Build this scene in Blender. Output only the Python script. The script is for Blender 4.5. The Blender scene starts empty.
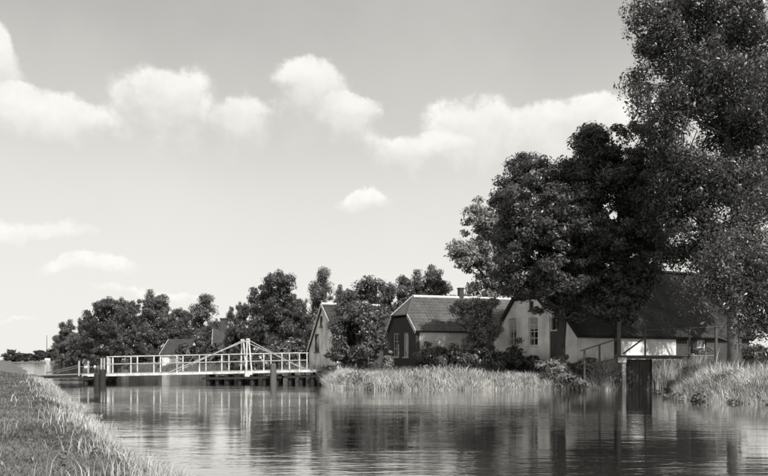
import bpy, bmesh, math
import numpy as np
from mathutils import Vector, Matrix

scene = bpy.context.scene
COL = scene.collection
R = math.radians
HZ, FPX, CX, CAMZ = 360.0, 800.0, 384.0, 1.4        # photo horizon row, focal length in photo pixels, centre column, eye height

# ------------------------------------------------------------------ camera
cam_d = bpy.data.cameras.new('camera')
cam = bpy.data.objects.new('camera', cam_d); COL.objects.link(cam)
cam.location = (0, 0, CAMZ); cam.rotation_euler = (R(90), 0, 0)
cam_d.sensor_width = 36; cam_d.lens = FPX / 768 * 36
cam_d.shift_y = (HZ - 238) / 768
cam_d.clip_start = 0.1; cam_d.clip_end = 9000
scene.camera = cam
scene.render.resolution_x, scene.render.resolution_y = 1024, 635
scene.view_settings.view_transform = 'Standard'
scene.view_settings.look = 'None'
scene.view_settings.exposure = 0.24
scene.view_settings.gamma = 1.0

# ------------------------------------------------------------------ sun + sky
SUN_AZ, SUN_EL = R(149), R(45)                       # clockwise from +Y (view direction); from the right and a little behind the camera
sd = Vector((math.sin(SUN_AZ) * math.cos(SUN_EL), math.cos(SUN_AZ) * math.cos(SUN_EL), math.sin(SUN_EL)))
sl = bpy.data.lights.new('sun', 'SUN'); sl.energy = 5.0; sl.angle = R(0.55); sl.color = (1.0, 0.985, 0.955)
sun = bpy.data.objects.new('sun', sl); COL.objects.link(sun)
sun.location = (30, -20, 40); sun.rotation_euler = (-sd).to_track_quat('-Z', 'Y').to_euler()

world = bpy.data.worlds.new('World'); scene.world = world; world.use_nodes = True
wt = world.node_tree; wt.nodes.clear(); WN, WL = wt.nodes, wt.links

def wm(op, a, b=None, c=None, clamp=False):
    n = WN.new('ShaderNodeMath'); n.operation = op; n.use_clamp = clamp
    for i, v in enumerate((a, b, c)):
        if v is None: continue
        if isinstance(v, (int, float)): n.inputs[i].default_value = v
        else: WL.new(v, n.inputs[i])
    return n.outputs[0]
def wmap(v, a, b, c, d, smooth=True):
    n = WN.new('ShaderNodeMapRange'); n.interpolation_type = 'SMOOTHSTEP' if smooth else 'LINEAR'
    WL.new(v, n.inputs[0])
    for i, q in enumerate((a, b, c, d)): n.inputs[i + 1].default_value = q
    return n.outputs[0]
def wnoise(vec, scale, detail, rough=0.55):
    n = WN.new('ShaderNodeTexNoise'); n.inputs['Scale'].default_value = scale
    n.inputs['Detail'].default_value = detail; n.inputs['Roughness'].default_value = rough
    WL.new(vec, n.inputs['Vector']); return n
tc = WN.new('ShaderNodeTexCoord'); sx = WN.new('ShaderNodeSeparateXYZ'); WL.new(tc.outputs['Generated'], sx.inputs[0])
sky = WN.new('ShaderNodeTexSky'); sky.sky_type = 'NISHITA'; sky.sun_disc = False
sky.sun_elevation = SUN_EL; sky.sun_rotation = SUN_AZ; sky.air_density = 1.0; sky.dust_density = 2.0; sky.ozone_density = 1.0
bw = WN.new('ShaderNodeRGBToBW'); WL.new(sky.outputs[0], bw.inputs[0])
az0 = wm('ARCTAN2', sx.outputs[0], sx.outputs[1]); el0 = wm('ARCSINE', sx.outputs[2])
nw = wnoise(tc.outputs['Generated'], 9.0, 5.0, 0.6); nws = WN.new('ShaderNodeSeparateColor'); WL.new(nw.outputs['Color'], nws.inputs[0])
az = wm('ADD', az0, wm('MULTIPLY', wm('SUBTRACT', nws.outputs[0], 0.5), 0.10))
el = wm('ADD', el0, wm('MULTIPLY', wm('SUBTRACT', nws.outputs[1], 0.5), 0.07))
nf = wnoise(tc.outputs['Generated'], 22.0, 8.0, 0.62).outputs['Fac']
nb = wnoise(tc.outputs['Generated'], 3.2, 6.0, 0.55).outputs['Fac']
def px2ang(px, py):
    return math.atan((px - CX) / FPX), math.atan((HZ - py) / math.hypot(FPX, px - CX))
# cumulus heaps: column, row, half width, height above and below the middle, weight
HEAPS = [(-10, 70, 30, 44, 70, 1), (48, 124, 72, 36, 50, 1), (12, 108, 50, 30, 50, .9), (165, 100, 84, 42, 95, .80), (236, 120, 58, 34, 80, .80),
         (310, 96, 52, 40, 66, 1), (348, 116, 44, 28, 70, .93), (420, 148, 70, 26, 80, .85), (485, 130, 80, 36, 95, .96), (570, 122, 95, 30, 100, .95), (690, 120, 100, 34, 90, .95),
         (366, 204, 30, 15, 30, .96), (38, 240, 62, 24, 30, 1.02), (84, 276, 66, 18, 26, .92), (150, 300, 120, 14, 24, .62), (0, 318, 60, 9, 14, .75), (-120, 150, 80, 40, 60, 1),
         (850, 90, 110, 50, 80, 1)]
D = None; UP = None
for (px, py, w, hu, hd, wgt) in HEAPS:
    a, e = px2ang(px, py); s = 1 / FPX
    dx = wm('MULTIPLY', wm('SUBTRACT', az, a), 1 / (w * s))
    de = wm('SUBTRACT', el, e)
    dy = wm('ADD', wm('MULTIPLY', wm('MAXIMUM', de, 0.0), 1 / (hu * s)), wm('MULTIPLY', wm('MINIMUM', de, 0.0), 1 / (hd * s)))
    b = wm('MULTIPLY', wm('SUBTRACT', 1.0, wm('SQRT', wm('ADD', wm('MULTIPLY', dx, dx), wm('MULTIPLY', dy, dy)))), 1.0)
    b = wm('ADD', b, wgt - 1.0)
    u = wm('MULTIPLY', wm('ADD', dy, 1.0), wmap(b, -0.35, 0.25, 0.0, 1.0))
    D = b if D is None else wm('MAXIMUM', D, b)
    UP = u if UP is None else wm('MAXIMUM', UP, u)
# the rest of the sky carries the same scattered clouds
gen = wm('MULTIPLY', wm('SUBTRACT', nb, 0.52), 3.0)
away = wmap(wm('ABSOLUTE', az0), 0.5, 0.8, 0.0, 1.0)
high = wmap(el0, 0.45, 0.65, 0.0, 1.0)
outm = wm('MAXIMUM', away, high)
D2 = wm('ADD', wm('MULTIPLY', D, wm('SUBTRACT', 1.0, outm)), wm('MULTIPLY', gen, outm))
D2 = wm('ADD', D2, wm('MULTIPLY', wm('SUBTRACT', nf, 0.5), 1.05))
dens = wmap(wm('DIVIDE', D2, wmap(UP, 0.5, 1.6, 0.85, 0.3)), 0.0, 1.0, 0.0, 1.0)
veil = wm('MULTIPLY', wmap(nb, 0.35, 0.72, 0.0, 0.6), wmap(el0, 0.02, 0.30, 1.0, 0.35))
cloudv = wm('ADD', wmap(UP, 0.35, 1.55, 6.4, 8.9), wm('MULTIPLY', wm('SUBTRACT', nf, 0.5), 3.4))
SKYGAIN = 0.93
base = wm('MULTIPLY', bw.outputs[0], SKYGAIN)
HORIZ = wm('ADD', wmap(el0, 0.0, 0.26, 8.6, 6.7, False), wmap(el0, 0.19, 0.48, 0.0, -2.6))
base = wm('ADD', wm('MULTIPLY', wm('MINIMUM', base, 12.0), 0.15), wm('MULTIPLY', HORIZ, 0.90))
base = wm('ADD', base, wm('MULTIPLY', veil, wm('SUBTRACT', 7.9, base)))
skyv = wm('ADD', base, wm('MULTIPLY', wm('MULTIPLY', dens, 0.88), wm('SUBTRACT', wm('MAXIMUM', cloudv, base), base)))
tint = WN.new('ShaderNodeCombineColor')
for i, q in enumerate((1.0, 0.988, 0.94)): WL.new(wm('MULTIPLY', skyv, q * .93), tint.inputs[i])
bg = WN.new('ShaderNodeBackground'); bg.inputs['Strength'].default_value = 0.1; WL.new(tint.outputs[0], bg.inputs[0])
wo = WN.new('ShaderNodeOutputWorld'); WL.new(bg.outputs[0], wo.inputs[0])

# ------------------------------------------------------------------ helpers
rng = np.random.default_rng(7)
def P(px, py, Y):
    return Vector(((px - CX) / FPX * Y, Y, CAMZ + (HZ - py) / FPX * Y))
def tag(o, label=None, cat=None, group=None, kind=None):
    if label: o['label'] = label
    if cat: o['category'] = cat
    if group: o['group'] = group
    if kind: o['kind'] = kind
    return o
def link(name, mesh, mat=None, parent=None):
    o = bpy.data.objects.new(name, mesh); COL.objects.link(o)
    if mat and not mesh.materials: mesh.materials.append(mat)
    if parent: o.parent = parent
    return o
def empty(name, loc, rz=0, label=None, cat=None, group=None):
    o = bpy.data.objects.new(name, None); COL.objects.link(o); o.location = loc; o.rotation_euler = (0, 0, rz)
    return tag(o, label, cat, group)
class MB:
    def __init__(s): s.v = []; s.f = []
    def add(s, vs, fs):
        b = len(s.v); s.v += [tuple(x) for x in vs]; s.f += [tuple(b + i for i in f) for f in fs]; return s
    def box(s, x0, x1, y0, y1, z0, z1):
        return s.add([(x0, y0, z0), (x1, y0, z0), (x1, y1, z0), (x0, y1, z0), (x0, y0, z1), (x1, y0, z1), (x1, y1, z1), (x0, y1, z1)],
                     [(3, 2, 1, 0), (4, 5, 6, 7), (0, 1, 5, 4), (1, 2, 6, 5), (2, 3, 7, 6), (3, 0, 4, 7)])
    def bar(s, a, b, w, h, up=(0, 0, 1)):
        a, b = Vector(a), Vector(b); d = (b - a).normalized(); u = Vector(up)
        if abs(d.dot(u)) > .98: u = Vector((0, 1, 0))
        sx_ = d.cross(u).normalized() * (w / 2); sy_ = sx_.cross(d).normalized() * (h / 2)
        vs = [p + i * sx_ + j * sy_ for p in (a, b) for (i, j) in ((-1, -1), (1, -1), (1, 1), (-1, 1))]
        return s.add(vs, [(0, 1, 2, 3), (7, 6, 5, 4), (0, 4, 5, 1), (1, 5, 6, 2), (2, 6, 7, 3), (3, 7, 4, 0)])
    def tube(s, pts, rad, n=7, cap=True):
        pts = [Vector(p) for p in pts]; rings = []
        for i, p in enumerate(pts):
            d = (pts[min(i + 1, len(pts) - 1)] - pts[max(i - 1, 0)]).normalized()
            a = d.orthogonal().normalized() if i == 0 else (rings[-1][1] - d * rings[-1][1].dot(d)).normalized()
            rings.append((p, a, d.cross(a)))
        vs = [p + rad[i] * (math.cos(6.2832 * k / n) * a + math.sin(6.2832 * k / n) * b) for i, (p, a, b) in enumerate(rings) for k in range(n)]
        fs = [(i * n + k, i * n + (k + 1) % n, (i + 1) * n + (k + 1) % n, (i + 1) * n + k) for i in range(len(pts) - 1) for k in range(n)]
        if cap: fs += [tuple(range(n))[::-1], tuple((len(pts) - 1) * n + k for k in range(n))]
        return s.add(vs, fs)
    def prism(s, poly, nrm):
        poly = [Vector(p) for p in poly]; nrm = Vector(nrm); n = len(poly)
        return s.add(poly + [p + nrm for p in poly], [tuple(range(n)), tuple(range(2 * n - 1, n - 1, -1))] +
                     [(i, i + n, (i + 1) % n + n, (i + 1) % n) for i in range(n)])
    def mesh(s, name, fix=True, smooth=False):
        m = bpy.data.meshes.new(name); m.from_pydata(s.v, [], s.f)
        if fix:
            bm = bmesh.new(); bm.from_mesh(m); bmesh.ops.recalc_face_normals(bm, faces=bm.faces); bm.to_mesh(m); bm.free()
        if smooth: m.shade_smooth()
        m.update(); return m
    def build(s, name, mat, parent=None, smooth=False, bevel=0):
        o = link(name, s.mesh(name, True, smooth), mat, parent)
        if bevel:
            b = o.modifiers.new('bevel', 'BEVEL'); b.width = bevel; b.segments = 1
        return o
def np_mesh(name, verts, loops, starts):
    m = bpy.data.meshes.new(name)
    m.vertices.add(len(verts)); m.vertices.foreach_set('co', verts.astype(np.float32).ravel())
    m.loops.add(len(loops)); m.loops.foreach_set('vertex_index', loops.astype(np.int32))
    m.polygons.add(len(starts)); m.polygons.foreach_set('loop_start', starts.astype(np.int32))
    m.update(calc_edges=True); return m

# ------------------------------------------------------------------ materials (all neutral: the place as a grey photograph shows it)
MATS = {}
def g(v): return (v, v * 0.99, v * 0.965, 1)
def mat(name, v, rough=0.8, var=0.25, scale=6.0, stretch=(1, 1, 1), bump=0.0, bscale=None, spec=0.3, island=0.0, transl=0.0, dirt=None):
    m = bpy.data.materials.new(name); m.use_nodes = True; N, L = m.node_tree.nodes, m.node_tree.links
    b = N['Principled BSDF']; b.inputs['Roughness'].default_value = rough; b.inputs['Specular IOR Level'].default_value = spec
    t = N.new('ShaderNodeTexCoord'); mp = N.new('ShaderNodeMapping'); mp.inputs['Scale'].default_value = stretch
    L.new(t.outputs['Object'], mp.inputs[0])
    n = N.new('ShaderNodeTexNoise'); n.inputs['Scale'].default_value = scale; n.inputs['Detail'].default_value = 6; n.inputs['Roughness'].default_value = .65
    L.new(mp.outputs[0], n.inputs['Vector'])
    r = N.new('ShaderNodeMapRange'); L.new(n.outputs['Fac'], r.inputs[0])
    for i, q in enumerate((.28, .72, 1 - var, 1 + var)): r.inputs[i + 1].default_value = q
    fac = r.outputs[0]
    def mul(a, q):
        k = N.new('ShaderNodeMath'); k.operation = 'MULTIPLY'; L.new(a, k.inputs[0])
        if isinstance(q, float): k.inputs[1].default_value = q
        else: L.new(q, k.inputs[1])
        return k.outputs[0]
    if dirt:
        n2 = N.new('ShaderNodeTexNoise'); n2.inputs['Scale'].default_value = dirt[0]; n2.inputs['Detail'].default_value = 8
        L.new(t.outputs['Object'], n2.inputs['Vector'])
        r2 = N.new('ShaderNodeMapRange'); L.new(n2.outputs['Fac'], r2.inputs[0])
        for i, q in enumerate((.35, .65, dirt[1], 1.05)): r2.inputs[i + 1].default_value = q
        fac = mul(fac, r2.outputs[0])
    if island:
        ge = N.new('ShaderNodeNewGeometry'); r3 = N.new('ShaderNodeMapRange'); L.new(ge.outputs['Random Per Island'], r3.inputs[0])
        r3.inputs[3].default_value = 1 - island; r3.inputs[4].default_value = 1 + island
        fac = mul(fac, r3.outputs[0])
    fac = mul(fac, float(v))
    cc = N.new('ShaderNodeCombineColor')
    for i, q in enumerate((1.0, .99, .965)): L.new(mul(fac, q), cc.inputs[i])
    L.new(cc.outputs[0], b.inputs['Base Color'])
    if bump:
        bn = N.new('ShaderNodeTexNoise'); bn.inputs['Scale'].default_value = bscale or scale * 3; bn.inputs['Detail'].default_value = 5
        L.new(mp.outputs[0], bn.inputs['Vector'])
        bp = N.new('ShaderNodeBump'); bp.inputs['Strength'].default_value = bump; bp.inputs['Distance'].default_value = .03
        L.new(bn.outputs['Fac'], bp.inputs['Height']); L.new(bp.outputs[0], b.inputs['Normal'])
    if transl:
        tr = N.new('ShaderNodeBsdfTranslucent'); L.new(cc.outputs[0], tr.inputs[0])
        mx = N.new('ShaderNodeMixShader'); mx.inputs[0].default_value = transl
        L.new(b.outputs[0], mx.inputs[1]); L.new(tr.outputs[0], mx.inputs[2]); L.new(mx.outputs[0], N['Material Output'].inputs[0])
    MATS[name] = m; return m
M_soil = mat('bank_soil', .14, .95, .35, .6, bump=.6, bscale=4, dirt=(.15, .7))
M_grass = mat('grass_blades', .165, .6, .45, .9, island=.35, transl=.3)
M_reed = mat('reed_blades', .5, .55, .5, 1.1, island=.45, transl=.3)
M_leafD = mat('leaf_dark', .076, .36, .3, .8, island=.4, transl=.25, spec=.5)
M_leafM = mat('leaf_mid', .105, .38, .3, .8, island=.35, transl=.25, spec=.5)
M_leafL = mat('leaf_light', .17, .45, .3, .8, island=.35, transl=.3, spec=.5)
M_leafS = mat('leaf_silver', .24, .45, .25, .8, island=.35, transl=.3)
M_leafP = mat('leaf_pale', .30, .5, .2, .5, island=.5, transl=.3)
M_bark = mat('bark', .04, .9, .4, 9, (1, 1, .25), bump=.9)
M_barkL = mat('bark_pale', .11, .9, .5, 8, (1, 1, .35), bump=.8)
M_white = mat('white_paint', .64, .6, .2, 9, (1, 1, .3), bump=.2, dirt=(3.5, .6))
M_plaster = mat('whitewash', .84, .9, .08, 3, bump=.35, bscale=18, dirt=(1.1, .68))
M_plaster2 = mat('grey_plaster', .78, .9, .10, 3, bump=.35, bscale=18, dirt=(1.3, .62))
M_plinth = mat('tarred_plinth', .07, .8, .3, 6, bump=.4)
M_tar = mat('tarred_boards', .055, .75, .4, 5, (1, 4, .4), bump=.5)
M_thatch = mat('thatch', .042, .95, .6, 7, (1, 1, .35), bump=1.0, bscale=22, dirt=(.7, .45))
M_tile = mat('pantile', .12, .75, .3, 4, bump=.3, dirt=(.8, .65))
M_tileD = mat('pantile_dark', .055, .75, .3, 4, bump=.3, dirt=(.8, .65))
M_ridge = mat('ridge_mortar', .62, .8, .15, 6, bump=.4)
M_brick = mat('chimney_brick', .06, .9, .3, 12, bump=.5)
M_wood = mat('weathered_wood', .10, .85, .35, 5, (3, 3, .5), bump=.6)
M_woodD = mat('wet_dark_timber', .022, .7, .4, 5, (3, 3, .4), bump=.6)
M_woodL = mat('pale_timber', .36, .85, .25, 5, (3, 3, .5), bump=.5)
M_deck = mat('deck_timber', .24, .85, .3, 6, (1, 1, 1), bump=.5)
M_frame = mat('window_frame_paint', .60, .5, .08, 8)
M_frameD = mat('dark_frame_paint', .06, .5, .1, 8)
M_blind = mat('window_blind', .62, .9, .06, 10)
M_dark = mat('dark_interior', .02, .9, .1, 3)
M_iron = mat('iron_rod', .30, .5, .2, 12)
gm = bpy.data.materials.new('window_glass'); gm.use_nodes = True; N_, L_ = gm.node_tree.nodes, gm.node_tree.links; N_.clear()
_t = N_.new('ShaderNodeBsdfTransparent'); _g = N_.new('ShaderNodeBsdfGlossy'); _g.inputs['Roughness'].default_value = .03
_m = N_.new('ShaderNodeMixShader'); _o = N_.new('ShaderNodeOutputMaterial')
_m.inputs[0].default_value = .16; L_.new(_t.outputs[0], _m.inputs[1]); L_.new(_g.outputs[0], _m.inputs[2]); L_.new(_m.outputs[0], _o.inputs[0])
M_glass = gm

# ------------------------------------------------------------------ water
wmz = bpy.data.materials.new('canal_water'); wmz.use_nodes = True; N_, L_ = wmz.node_tree.nodes, wmz.node_tree.links
b_ = N_['Principled BSDF']
ge = N_.new('ShaderNodeNewGeometry')
def wn_(scale, st, det, rot=0):
    mp = N_.new('ShaderNodeMapping'); mp.inputs['Scale'].default_value = st; mp.inputs['Rotation'].default_value = (0, 0, rot); L_.new(ge.outputs['Position'], mp.inputs[0])
    n = N_.new('ShaderNodeTexNoise'); n.inputs['Scale'].default_value = scale; n.inputs['Detail'].default_value = det; L_.new(mp.outputs[0], n.inputs['Vector']); return n.outputs['Fac']
def mm(op, a, b):
    n = N_.new('ShaderNodeMath'); n.operation = op
    for i, v in enumerate((a, b)):
        if isinstance(v, (int, float)): n.inputs[i].default_value = v
        else: L_.new(v, n.inputs[i])
    return n.outputs[0]
rip = mm('ADD', mm('MULTIPLY', wn_(2.6, (.45, 1.5, 1), 3, .2), .6), mm('MULTIPLY', wn_(7.5, (.5, 1.3, 1), 2, -.25), .3))
swell = wn_(.7, (.5, 1.4, 1), 2, .1)
patch = N_.new('ShaderNodeMapRange'); L_.new(wn_(.10, (.7, 1.6, 1), 3), patch.inputs[0])
for i, q in enumerate((.42, .62, .22, 1.0)): patch.inputs[i + 1].default_value = q
hgt = mm('ADD', mm('MULTIPLY', rip, patch.outputs[0]), mm('MULTIPLY', swell, .5))
bp = N_.new('ShaderNodeBump'); bp.inputs['Strength'].default_value = .15; bp.inputs['Distance'].default_value = .10
L_.new(hgt, bp.inputs['Height'])
gl = N_.new('ShaderNodeBsdfGlossy'); gl.inputs['Roughness'].default_value = .06; gl.inputs['Color'].default_value = (.95, .945, .93, 1); L_.new(bp.outputs[0], gl.inputs['Normal'])
df = N_.new('ShaderNodeBsdfDiffuse'); df.inputs['Color'].default_value = (.05, .049, .046, 1)
fr = N_.new('ShaderNodeFresnel'); fr.inputs['IOR'].default_value = 1.6; L_.new(bp.outputs[0], fr.inputs['Normal'])
ff = N_.new('ShaderNodeMath'); ff.operation = 'MULTIPLY'; ff.use_clamp = True; L_.new(fr.outputs[0], ff.inputs[0]); ff.inputs[1].default_value = 1.65
mw_ = N_.new('ShaderNodeMixShader'); L_.new(ff.outputs[0], mw_.inputs[0]); L_.new(df.outputs[0], mw_.inputs[1]); L_.new(gl.outputs[0], mw_.inputs[2])
N_.remove(b_); L_.new(mw_.outputs[0], N_['Material Output'].inputs[0])
M_water = wmz
w = MB(); w.add([(-1500, -300, 0), (900, -300, 0), (900, 1500, 0), (-1500, 1500, 0)], [(0, 1, 2, 3)])
wo_ = w.build('canal_water', M_water); tag(wo_, 'calm rippled canal water reflecting sky and trees', None, None, 'structure')

# ------------------------------------------------------------------ ground with the canal cut into it
dv = np.array((-.4195, .9078))
L0 = np.array((-2.46, 9.66)); B0 = np.array((-3.5, 47.9))
right = [(58, -70), (24, 3), (16.5, 18.5), (12.6, 24.6), (10.9, 26.4), (10.6, 28.4), (11.6, 31.5), (12.6, 34.5), (14.2, 37.5), (14.6, 40.2), (12.6, 41.0), (11.7, 39.6),
         (11.4, 38.0), (10.4, 37.2), (7, 37.6), (3, 37.2), (-.5, 37.5), (-2.2, 38.6), (-3.0, 43), tuple(B0)] + [tuple(B0 + dv * t) for t in (60, 150, 300, 400)]
left = [tuple(L0 + dv * t) for t in (400, 300, 150, 60, 20, 0, -30, -80)]
poly = np.array(right + left)
def sdist(x, y):
    """signed distance to the canal edge, negative in the water"""
    x = np.asarray(x, float); y = np.asarray(y, float); sh = x.shape; p = np.stack([x.ravel(), y.ravel()], 1)
    best = np.full(len(p), 1e9); ins = np.zeros(len(p), bool); n = len(poly)
    for i in range(n):
        a, b = poly[i], poly[(i + 1) % n]; e = b - a
        t = np.clip(((p - a) @ e) / (e @ e), 0, 1); q = p - (a + t[:, None] * e); best = np.minimum(best, np.hypot(q[:, 0], q[:, 1]))
        c = ((a[1] > p[:, 1]) != (b[1] > p[:, 1])); yy = np.where(b[1] == a[1], 1e-9, b[1] - a[1])
        ins ^= c & (p[:, 0] < (b[0] - a[0]) * (p[:, 1] - a[1]) / yy + a[0])
    return np.where(ins, -best, best).reshape(sh)
def sms(a, b, v):
    t = np.clip((v - a) / (b - a), 0, 1); return t * t * (3 - 2 * t)
def gz(x, y):
    x = np.asarray(x, float); y = np.asarray(y, float); s = sdist(x, y)
    s = s + .18 * np.sin(x * 1.7 + y * .9) + .12 * np.sin(x * 3.1 - y * 2.3) * 1.0
    lefts = ((x - L0[0]) * dv[1] - (y - L0[1]) * dv[0]) < 4      # which bank
    zl = -.25 + .55 * sms(-.3, 1.1, s) + .12 * sms(1, 5, s) - .16 * sms(52, 62, y) * sms(0, 1, s) + .46 * np.exp(-(((x + 24) / 3.4) ** 2 + ((y - 45.5) / 4.0) ** 2))
    near = sms(70, 110, y)
    spit = np.exp(-(((x - 15) / 4) ** 2 + ((y - 31) / 6) ** 2)) * sms(.2, 2.0, s)
    zr = (-.25 + .75 * sms(-.3, 1.0, s) + .30 * sms(.8, 3.6, s) + .15 * sms(3, 9, s)) * (1 - near) + near * (-.25 + .75 * sms(-.3, 1.5, s)) + .45 * spit
    z = np.where(lefts, zl, zr) + .03 * np.sin(x * 2.1) * np.sin(y * 1.6) * (s > .3)
    return np.where(s < -.25, -.25 - .5 * sms(.25, 2.5, -s), z)
def G(x, y): return float(gz(np.array([x]), np.array([y]))[0])
def spaced(lo, hi, step, far_lo, far_hi):
    c = list(np.arange(lo, hi + step / 2, step)); s = step; v = hi
    while v < far_hi: s *= 1.06; v += s; c.append(v)
    s = step; v = lo
    while v > far_lo: s *= 1.06; v -= s; c.insert(0, v)
    return np.array(c)
gx = spaced(-34, 26, .3, -2600, 2600); gy = spaced(-4, 62, .3, -400, 5200)
XX, YY = np.meshgrid(gx, gy); ZZ = gz(XX, YY)
vs = np.stack([XX.ravel(), YY.ravel(), ZZ.ravel()], 1); nx, ny = len(gx), len(gy)
ii = (np.arange(ny - 1)[:, None] * nx + np.arange(nx - 1)[None]).ravel()
lp = np.stack([ii, ii + 1, ii + nx + 1, ii + nx], 1).ravel()
gmesh = np_mesh('ground', vs, lp, np.arange(len(ii)) * 4); gmesh.shade_smooth()
tag(link('ground', gmesh, M_soil), 'grassy ground and banks with the canal cut into it', None, None, 'structure')

# ------------------------------------------------------------------ grass and reeds
def blades(name, x, y, h, width, lean, matl, label, seed, z=None, kind='stuff', parent=None):
    r = np.random.default_rng(seed); n = len(x); z = gz(x, y) - .03 if z is None else z
    th = r.uniform(0, 6.283, n); ld = r.uniform(0, 6.283, n); lm = h * lean * r.uniform(.2, 1.2, n)
    a = np.stack([np.cos(th), np.sin(th), np.zeros(n)], 1) * (width * r.uniform(.6, 1.4, n))[:, None]
    b = np.stack([x, y, z], 1); l = np.stack([np.cos(ld) * lm, np.sin(ld) * lm, np.zeros(n)], 1); up = np.stack([np.zeros(n), np.zeros(n), h], 1)
    mid = b + l * .35 + up * .6; tip = b + l + up * (1 - .25 * np.minimum(lm / h, 1.2))[:, None]
    V = np.stack([b - a * .5, b + a * .5, mid + a * .4, mid - a * .4, tip], 1).reshape(-1, 3)
    k = (np.arange(n) * 5)[:, None]; lo = (k + np.array([0, 1, 2, 3, 3, 2, 4])).ravel()
    st = (np.arange(n)[:, None] * 7 + np.array([0, 4])).ravel()
    o = link(name, np_mesh(name, V, lo, st), matl, parent); tag(o, label, None, None, kind); return o
def vnoise(x, y, f):
    return .5 + .25 * (np.sin(x * f + 1.3 * np.sin(y * f * .7)) + np.sin(y * f * 1.2 + 1.7 * np.sin(x * f * .6 + 2)))
# left bank turf: sampled evenly in view depth so that near blades are dense
n = 190000
Yd = 4.5 * (60 / 4.5) ** rng.uniform(0, 1, n); sdv = rng.uniform(-.55, .55, n)
edge = L0[0] - .462 * (Yd - L0[1]); Xd = edge - np.abs(rng.exponential(1.0, n)) * (1.2 + Yd * .10) + .2
keep = (Xd > -.56 * Yd - 1.5); Xd, Yd = Xd[keep], Yd[keep]; s_ = sdist(Xd, Yd); keep = s_ > .05; Xd, Yd, s_ = Xd[keep], Yd[keep], s_[keep]
hh = (.022 + .035 * vnoise(Xd, Yd, 1.1) + .010 * np.sqrt(Yd)) * rng.uniform(.5, 1.4, len(Xd))
blades('bank_turf', Xd, Yd, hh, (.0035 + .0011 * Yd), .7, M_grass, 'short pale grass covering the near left bank', 1)
# taller sedge at the left water's edge
n = 26000
Yd = 6.0 * (48 / 6.0) ** rng.uniform(0, 1, n); Xd = L0[0] - .462 * (Yd - L0[1]) - rng.gamma(1.5, .26, n) + .1
tuft = vnoise(Xd * 1.0, Yd * 1.0, 1.9) * rng.uniform(.3, 1, n); keep = (tuft > .28); Xd, Yd, tuft = Xd[keep], Yd[keep], tuft[keep]
blades('bank_sedge', Xd, Yd, .09 + .34 * tuft, (.005 + .0005 * Yd), .6, M_reed, 'tall sedge tufts along the left water edge', 2)
# reeds on the far bank
def along(pts, n, spread, r):
    pts = np.array(pts, float); e = np.diff(pts, axis=0); ln = np.hypot(e[:, 0], e[:, 1]); t = r.uniform(0, ln.sum(), n)
    i = np.searchsorted(np.cumsum(ln), t).clip(0, len(ln) - 1); f = (t - np.concatenate([[0], np.cumsum(ln)])[i]) / ln[i]
    q = pts[i] + e[i] * f[:, None]; return q[:, 0] + r.normal(0, spread, n), q[:, 1] + r.normal(0, spread, n)
x, y = along([(-3.4, 46), (-2.9, 43), (-2.1, 38.8), (-.5, 37.8), (3, 37.5), (7, 37.9), (10.4, 37.5), (11.3, 38.0)], 28000, .5, rng)
k = sdist(x, y) > -.25; x, y = x[k], y[k]
blades('far_bank_reeds', x, y, (.30 + .65 * vnoise(x, y, 1.7) * vnoise(y, x, .6)) * rng.uniform(.35, 1.7, len(x)), .024, .7, M_reed, 'pale reeds along the far bank below the farmhouses', 3)
x, y = along([(11.5, 38.2), (11.6, 39.6), (12.6, 40.6), (14.5, 40.2), (14.1, 37.6), (13.0, 35.8)], 11000, .4, rng); k = sdist(x, y) > -.15; x, y = x[k], y[k]
blades('inlet_reeds', x, y, (.9 + .6 * vnoise(x, y, 1.3)) * rng.uniform(.6, 1.15, len(x)), .03, .25, M_reed, 'reeds growing at the back of the inlet under the plank footbridge', 4)
x, y = along([(11.3, 40.6), (12.2, 41.8), (13.6, 42.4), (15.4, 42.6)], 6000, .3, rng)
blades('wall_foot_grass', x, y, (.7 + .4 * vnoise(x, y, 1.3)) * rng.uniform(.6, 1.15, len(x)), .03, .4, M_grass, 'tall grass at the foot of the farmhouse side wall', 9)
x, y = along([(13.2, 36), (12.2, 33.5), (11.4, 31), (10.8, 28.4), (11.1, 26.8), (12.8, 25), (16.5, 19)], 34000, .75, rng); k = sdist(x, y) > -.15; x, y = x[k], y[k]
blades('near_spit_reeds', x, y, (.32 + .4 * vnoise(x, y, 1.6)) * rng.uniform(.5, 1.2, len(x)), .022, .5, M_reed, 'bright tousled reeds and grass on the bank at right', 5)
# meadow grass on the far bank
n = 60000; x = rng.uniform(-6, 24, n); y = rng.uniform(26, 50, n); s_ = sdist(x, y); k = (s_ > .5) & (s_ < 9); x, y = x[k], y[k]
blades('far_bank_grass', x, y, (.12 + .22 * vnoise(x, y, .9)) * rng.uniform(.5, 1.3, len(x)), .025, .6, M_grass, 'meadow grass on the far bank round the farmhouses', 6)
x, y = along([tuple(B0 + dv * t) for t in (0, 40, 90, 160)], 22000, .9, rng); k = sdist(x, y) > -.2; x, y = x[k], y[k]
blades('distant_bank_reeds', x, y, rng.uniform(.3, .9, len(x)), .05, .3, M_grass, 'dark reeds on the canal bank beyond the bridge', 8)

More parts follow.
